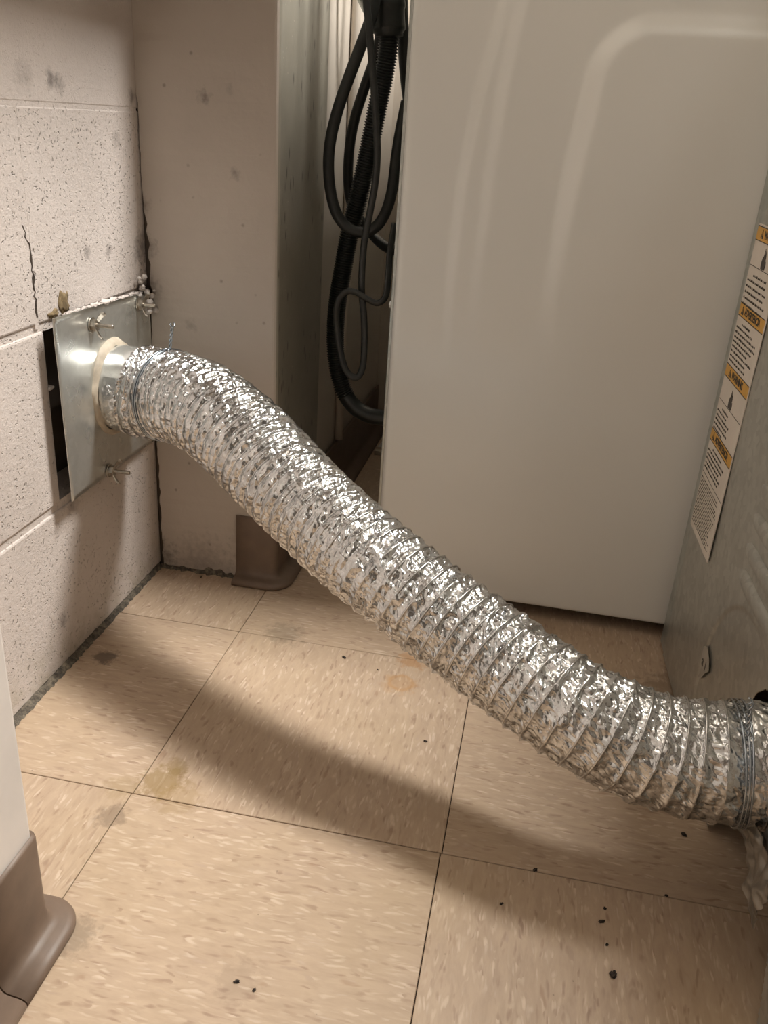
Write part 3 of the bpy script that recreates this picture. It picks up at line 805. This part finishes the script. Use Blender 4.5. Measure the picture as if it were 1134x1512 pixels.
# gentle smoothing of the centreline
for _ in range(30):
    Q = P.copy(); Q[1:-1] = .25*P[:-2]+.5*P[1:-1]+.25*P[2:]; P = Q
P, S = resample(P, .00085)
CD = empty('flexible_duct', (P[0, 0], P[0, 1], P[0, 2])); tag(CD, 'shiny crinkled foil dryer duct running from wall plate to dryer', 'duct')
O0 = P[0, :3].copy()
NS = len(P); NT = 400
C = P[:, :3]; R = P[:, 3]
T, A, B = frames(C)
Ltot = S[-1]
# rib phase: tight pitch near the wall, wide near the dryer
pit = np.interp(S/Ltot, [0, .10, .25, .5, .8, .92, 1.0], [.0120, .0110, .0125, .0150, .0175, .0200, .0215])
ph = np.cumsum(np.gradient(S)/pit); ph -= ph[0]
th = np.linspace(0, 2*PI, NT, endpoint=False)
SG, TG = np.meshgrid(S, th, indexing='ij'); PHI = ph[:, None] + TG/(2*PI)
frac = PHI - np.floor(PHI)
dd = np.abs(frac-.5)*2            # 0 mid-bay, 1 at the wire
rng = np.random.default_rng(4)
def facets(u, v, nu_per, seed):
    """value noise on a triangle lattice, periodic in v with nu_per cells: flat facets with sharp folds"""
    rg = np.random.default_rng(seed); tab = rg.uniform(-1, 1, (4096, nu_per))
    iu = np.floor(u).astype(int); iv = np.floor(v).astype(int); fu = u-iu; fv = v-iv
    g_ = lambda a, b: tab[a % 4096, b % nu_per]
    lower = fu > fv
    a00 = g_(iu, iv); a11 = g_(iu+1, iv+1); a10 = g_(iu+1, iv); a01 = g_(iu, iv+1)
    return np.where(lower, a00+(a10-a00)*fu+(a11-a10)*fv, a00+(a01-a00)*fv+(a11-a01)*fu)
def warp(u, v, f, amp, seed, nper):
    return facets(u*f, v*nper/(2*PI), nper, seed)*amp
wu = warp(SG, TG, 70, .5, 11, 26); wv = warp(SG, TG, 80, .5, 12, 30)
def layer(cell_s, n_th, seed, shear=0.0, we=1.0):
    u = SG/cell_s + wu*we + shear*TG/(2*PI)*0
    v = TG*n_th/(2*PI) + wv*we + shear*np.floor(SG/cell_s)*0
    return facets(u+500, v+n_th*4, n_th, seed)
f1 = layer(.0105, 34, 1, we=1.1); f2 = layer(.0042, 46, 2); f3 = layer(.0024, 84, 3, we=1.3); f4 = layer(.0060, 62, 5, we=.9); f5 = layer(.0030, 150, 6, we=.8)
wire = np.exp(-((1-dd)/.13)**2)
bay = 1-wire
sag = -.0027*(1-dd**3.0)
# wall end is scrunched on the collar, dryer end pulled smooth
endR = np.clip((SG-(Ltot-.085))/.03, 0, 1)
amp = (1-.55*endR)
rnd_ = np.clip((.62-SG/Ltot)/.30, 0, 1)
sag = sag*(1-rnd_) - .0052*(1-np.sqrt(np.clip(1-(.96*(1-dd))**2, 0, 1)))*rnd_
H = sag*(1-.6*endR) + bay*amp*(1-.42*rnd_)*(.0010*f1 + .00115*f2 + .00075*f3 + .0011*f4 + .0006*f5) + .0005*f1*wire + .00022*f3*wire
H += .0009*np.sin(SG*31+1.3)*np.cos(TG*2+SG*9)
# clamps pinch
def clampdip(s0, wd_, dep): return -dep*np.exp(-((SG-s0)/wd_)**2)
sL = S[np.argmin(np.abs(C[:, 0]+.0865))]; sR = S[np.argmin(np.abs(C[:, 0]-.5400))]
H += clampdip(sL, .0035, .0015)+clampdip(sR, .006, .0022)
RAD = R[:, None]+H
disp_ax = (.0010*f1+.0008*f4)*bay
V = (C-O0)[:, None, :] + RAD[..., None]*(np.cos(TG)[..., None]*A[:, None, :]+np.sin(TG)[..., None]*B[:, None, :]) + disp_ax[..., None]*T[:, None, :]
# ragged start
V -= (.0065*np.exp(-(SG/.018)**2)*(A[0, 2]*0+1)*(.6-np.cos(TG)))[..., None]*T[:, None, :]
V[:6] += (rng.uniform(-1, 1, (1, NT, 1))*np.linspace(1, 0, 6)[:, None, None]*.0012)*T[:6, None, :]
V = V.reshape(-1, 3).astype(np.float32)
i0 = (np.arange(NS-1)[:, None]*NT + np.arange(NT)[None, :]); i1 = (np.arange(NS-1)[:, None]*NT + (np.arange(NT)[None, :]+1) % NT)
F = np.stack([i0, i1, i1+NT, i0+NT], -1).reshape(-1, 4).astype(np.int32)
me = bpy.data.meshes.new('foil_sleeve'); me.vertices.add(len(V)); me.vertices.foreach_set('co', V.ravel())
me.loops.add(F.size); me.loops.foreach_set('vertex_index', F.ravel())
me.polygons.add(len(F)); me.polygons.foreach_set('loop_start', np.arange(0, F.size, 4, dtype=np.int32)); me.polygons.foreach_set('loop_total', np.full(len(F), 4, np.int32))
me.update(calc_edges=True); me.validate(); me.polygons.foreach_set('use_smooth', np.ones(len(F), bool)); me.materials.append(MT['foil'])
o = bpy.data.objects.new('foil_sleeve', me); COL.objects.link(o); o.parent = CD
# the coil: a helix following phase = integer
tmax = ph[-1]; nturn = int(tmax*56)
hel = []
for k_ in range(40, nturn-30):
    PHk = k_/56.0; t = (-(0) + 2*PI*(PHk % 1.0)); # angle where frac==0 -> ph = m - theta/2pi
    theta = 2*PI*(1-(PHk % 1.0)) % (2*PI)
    s_ = np.interp(PHk, ph, S)
    # solve ph(s)+theta/2pi integer with theta decreasing as ph rises
    i = min(NS-1, int(np.searchsorted(S, s_)))
    a_ = 2*PI*((-ph[i]) % 1.0)
    c_ = C[i]-O0 + (R[i]-.0003+(-.0015*math.exp(-((S[i]-sL)/.0035)**2))+(-.0022*math.exp(-((S[i]-sR)/.006)**2)))*(math.cos(a_)*A[i]+math.sin(a_)*B[i])
    hel.append(c_)
hel = np.array(hel); keep = [0]
for i in range(1, len(hel)):
    if np.linalg.norm(hel[i]-hel[keep[-1]]) > .0035: keep.append(i)
hel = hel[keep]
o = tube('wire_coil', hel, .0010, mat_simple('foil_over_wire', (.62, .62, .61), .2, 1.0, nscale=120, namt=.2, bump=.5, bscale=200), CD, nseg=8)

# wire clamps round the ends
def wire_clamp(s0, tail, label, tight=.0004, thick=.0009, parallel=2, ang=None):
    i = int(np.argmin(np.abs(S-s0))); t_ = T[i]; a = A[i]; b = B[i]; c = C[i]
    K = empty('wire_clamp', tuple(c)); tag(K, label, 'clamp', None)
    for k_ in range(parallel):
        rr_ = random.Random(k_+3)
        th_ = np.linspace(0, 2*PI, 65)
        off_ = (k_-(parallel-1)/2)*.0034
        C2 = np.array([(R[i]+tight-.0002)*(math.cos(q)*a+math.sin(q)*b)+t_*(off_+.0009*math.sin(2*q+k_)) for q in th_])
        tube('wire_loop', C2, thick, MT['steel'], K, nseg=8, upv=tuple(t_))
    base = (R[i]+tight)*(math.cos(ang)*a+math.sin(ang)*b)
    # twisted tail: two strands wound round each other
    up_ = np.array(tail); ln = np.linalg.norm(up_); d = up_/ln
    e1 = np.cross(d, t_); e1 /= np.linalg.norm(e1); e2 = np.cross(d, e1)
    for s in (0, 1):
        pts_ = [base+d*ln*q + .0012*(1 if q < .75 else 1+3*(q-.75)*4*.5)*(math.cos(q*16+s*PI)*e1+math.sin(q*16+s*PI)*e2) for q in np.linspace(-.05, 1, 40)]
        tube('twisted_tail', np.array(pts_), thick*.95, MT['steel'], K, nseg=8, upv=tuple(e1))
    return K
wire_clamp(sL, (.004, .001, .030), 'twisted wire clamp on the duct beside the wall plate', ang=-.15)
K = wire_clamp(sR, (-.006, -.003, .034), 'twisted wire clamp on the duct end at the dryer', ang=.30, parallel=3)

# crumpled foil collar below the dryer outlet; shade is put into its dark colour
V = []; F = []; na, nb = 34, 26
for i in range(na+1):
    for j in range(nb+1):
        a = i/na; b = j/nb
        uu = .408 + .110*a + .004*math.sin(b*5); z = .118 - (.118-.074-.010*math.sin(a*5))*b
        y = .435 - uu; x = .540 + .04*uu - .0075 - .004*math.sin(a*7+b*2) + .006*noise.noise(Vector((a*4, b*3, 2))) + .004*noise.noise(Vector((a*11, b*8, 7)))
        V.append((x, y+.003*noise.noise(Vector((a*7, b*9, 4))), z))
for i in range(na):
    for j in range(nb): q = i*(nb+1)+j; F.append((q, q+1, q+nb+2, q+nb+1))
fl = mesh_obj('foil_flap', V, F, mat_simple('shaded_dull_foil', (.26, .235, .20), .38, .7), None, True); tag(fl, 'crumpled dull foil flap, darkened as if shaded, hanging under the duct end at the dryer', 'foil')

# ================================================================== HOSES AND CORD
drain = [(.0951, .6, .7903), (.0919, .6, .7619), (.0921, .6, .7330), (.0957, .6, .7037), (.0921, .6, .6656), (.0850, .6, .6223), (.0774, .6012, .5773), (.0667, .6047, .5218), (.0544, .6082, .4680), (.0462, .6118, .4167), (.0394, .6153, .3681), (.0376, .6188, .3182), (.0425, .6176, .2786), (.0553, .6141, .2417), (.0737, .6106, .2207), (.0966, .6071, .2119), (.1180, .6035, .2120), (.1400, .6, .2150)]
outer = [(.0813, .57, .7852), (.0823, .5675, .7503), (.0793, .565, .7251), (.0704, .5625, .6978), (.0559, .56, .6578), (.0428, .56, .6189), (.0346, .56, .5791), (.0352, .56, .5387), (.0448, .56, .5019), (.0607, .5625, .4817), (.0815, .565, .4763), (.0997, .5675, .4852), (.1107, .57, .5046), (.1157, .5775, .5312), (.1166, .585, .5639), (.1184, .5925, .5963), (.1230, .6, .6363)]
inner = [(.0834, .6, .7899), (.0837, .6092, .7556), (.0812, .6185, .7121), (.0723, .6277, .6818), (.0605, .6323, .6498), (.0488, .6354, .6126), (.0424, .6385, .5745), (.0420, .6400, .5356), (.0482, .64, .5051), (.0619, .64, .4836), (.0779, .6369, .4689), (.0936, .6246, .4587), (.1107, .6123, .4525), (.1368, .6, .4499)]
cord = [(.0771, .53, .7788), (.0805, .5283, .7385), (.0856, .5267, .7109), (.0912, .525, .6758), (.0969, .5233, .6399), (.1019, .5217, .6030), (.1049, .52, .5727), (.1042, .52, .5415), (.1, .52, .5092), (.0948, .52, .4760), (.0931, .52, .4422), (.0940, .52, .4078), (.0986, .522, .3729), (.1005, .524, .3369), (.1001, .524, .3090), (.0953, .522, .2934), (.0868, .52, .2925), (.0769, .52, .3018), (.0693, .52, .3243), (.0644, .518, .3514), (.0624, .515, .3783), (.0663, .513, .3964), (.0758, .512, .4070), (.0886, .511, .4073), (.1025, .511, .4008), (.1161, .5127, .3957), (.1245, .5133, .4006), (.1281, .515, .4103), (.1288, .5167, .4360), (.1286, .5183, .4612), (.1305, .53, .4945)]
side = [(.0946, .655, .7946), (.0994, .655, .7513), (.1037, .655, .7141), (.1092, .655, .6759), (.1172, .655, .6370), (.1290, .655, .5970)]
def root_at(name, pt, label, cat): t = empty(name, pt); tag(t, label, cat); return t
# corrugated drain hose
def extend(pts_, top=1.02):  # run the upper end on, out of frame, to the wall box
    q = list(pts_); p0 = q[0]; return [(p0[0]-.004, p0[1]+.02, top), (p0[0]-.002, p0[1]+.006, (p0[2]+top)/2)] + q
D = catmull(extend(drain), 14); D, s = resample(D, .00055)
rad = .0120 + .0012*np.cos(2*PI*s/.0034)
rad = np.where(D[:, 2] < .235, .0118, rad) + 0.0
t = root_at('drain_hose', tuple(D[-1]), 'ribbed black drain hose hanging behind the washer down to its back', 'hose')
o0 = D[-1].copy(); tube('ribbed_tube', D-o0, rad, MT['plastic'], t, nseg=18)
# cuff at the top
m_ = (D[:, 2] > .706) & (D[:, 2] < .80); cf = D[m_]; cs = np.linspace(0, 1, len(cf))
cr = np.where(cs > .93, .0180, .0215) + np.where(np.abs(cs-.62) < .03, .0012, 0)
tube('cuff', (cf-o0)[::6], cr[::6], MT['rubber'], t, nseg=24)
def hose(name, pts_, r, label, ext=True, nseg=14, flat=None, m='rubber', upv=(0, 0, 1), top=1.02, cat='hose'):
    D = catmull(extend(pts_, top) if ext else pts_, 12); D, s = resample(D, .003)
    o = tube(name, D-D[-1], r, MT[m], None, nseg=nseg, flat=flat, upv=upv); o.location = tuple(D[-1]); tag(o, label, cat); return o
hose('supply_hose', outer, .0073, 'smooth black rubber hose making the outer left loop beside the washer')
hose('supply_hose', inner, .0070, 'smooth black rubber hose in the inner loop behind the ribbed hose')
hose('supply_hose', side, .0080, 'short run of black hose tight against the washer back at the top')
hose('power_cord', cord, .0043, 'flat black power cord hanging in a narrow loop before the hoses', flat=(.62, 1.05), nseg=12, upv=(0, 1, 0), cat='cord')

# vertical painted conduit and sloping pipe by the wall
C_ = np.array([(PX-.003+.0075, .790, z) for z in np.linspace(.102, 2.399, 12)])
o = tube('wall_conduit', C_, .0072, MT['wall'], nseg=16); tag(o, 'slim beige painted conduit running up the wall behind the hoses', 'conduit')
C_ = np.array([(.018, .72, .79), (.024, .74, .775), (.040, .78, .745), (.052, .80, .73), (.06, .84, .722), (.06, .95, .722), (.06, 1.163, .722)])
C_ = np.array([(.013, .70, .800), (.022, .705, .780), (.033, .71, .760), (.046, .72, .742), (.056, .73, .760), (.060, .74, .85), (.060, .745, 1.0)])
D, s = resample(catmull(C_, 8), .004)
o = tube('grey_pipe', D, .0055, MT['dstrip'], nseg=12); o2 = tag(o, 'thin dark grey pipe bend at the top beside the hoses', 'pipe')

# pale sheet and strip added where the floor shows lit behind the washer
bm = bmesh.new()
vs = [bm.verts.new(p_) for p_ in ((.034, 1.045, .0012), (.110, 1.035, .004), (.120, 1.120, .012), (.040, 1.125, .0015))]
f = bm.faces.new(vs); r = bmesh.ops.extrude_face_region(bm, geom=[f])
for v in [q for q in r['geom'] if isinstance(q, bmesh.types.BMVert)]: v.co.z += .001
o = bm_obj('lit_floor_sheet', bm, MT['lit_floor']); tag(o, 'pale sheet added for a lit patch of floor behind the washer', 'lit_floor')
o = box('pale_floor_strip', .036, .135, 1.000, 1.012, .0002, .010, MT['caulk'], bevel=.001); tag(o, 'thin pale strip added for a light line in the floor behind the washer', 'floor_strip')

# ------------------------------------------------------------------ crumbs of dirt on the tiles
rr = random.Random(17)
for (x, y, s, lab) in ((.1442, .2846, .0020, 'dark crumb on the tile just below the middle of the duct'), (.3903, .0012, .0018, 'black crumb at the tile joint under the right half of the duct'),
                  (.4516, -.0271, .0013, 'tiny round crumb above the other crumbs on the lower right tile'), (.4488, -.0414, .0018, 'dark crumb between two tiny specks on the lower right tile'), (.4555, -.0921, .0028, 'largest dark crumb, on the lower right tile'), (.3626, -.0442, .0012, 'leftmost tiny crumb on the lower right tile'), (.4518, -.0641, .0012, 'tiny speck just above the largest crumb on the lower right tile'),
                  (.5066, .0009, .0013, 'tiny crumb at the tile joint closest to the dryer'), (.2666, .1525, .0016, 'dark crumb beside the long vertical tile joint, in the duct shadow'), (.5314, .0816, .0022, 'dark sliver of dirt on the floor under the duct end'),
                  (.1669, -.1683, .0017, 'larger left-hand speck of the pair low on the big front tile'), (.182, -.172, .0012, 'smaller right-hand speck of the pair low on the big front tile'), (-.10, .425, .0014, 'dark crumb against the foot of the beige pier'), (.19, .27, .0012, 'tiny crumb right of the dark crumb below the duct middle')):
    o = lump('dirt_crumb', (0, 0, 0), s, MT['dirt'], None, rr.random()*50, (1.2, .8, .42), .9, 1.9)
    o.location = (x, y, s*.36); o.rotation_euler = (0, 0, rr.uniform(0, 3))
    tag(o, lab, 'crumb', 'dirt crumbs on the floor tiles')
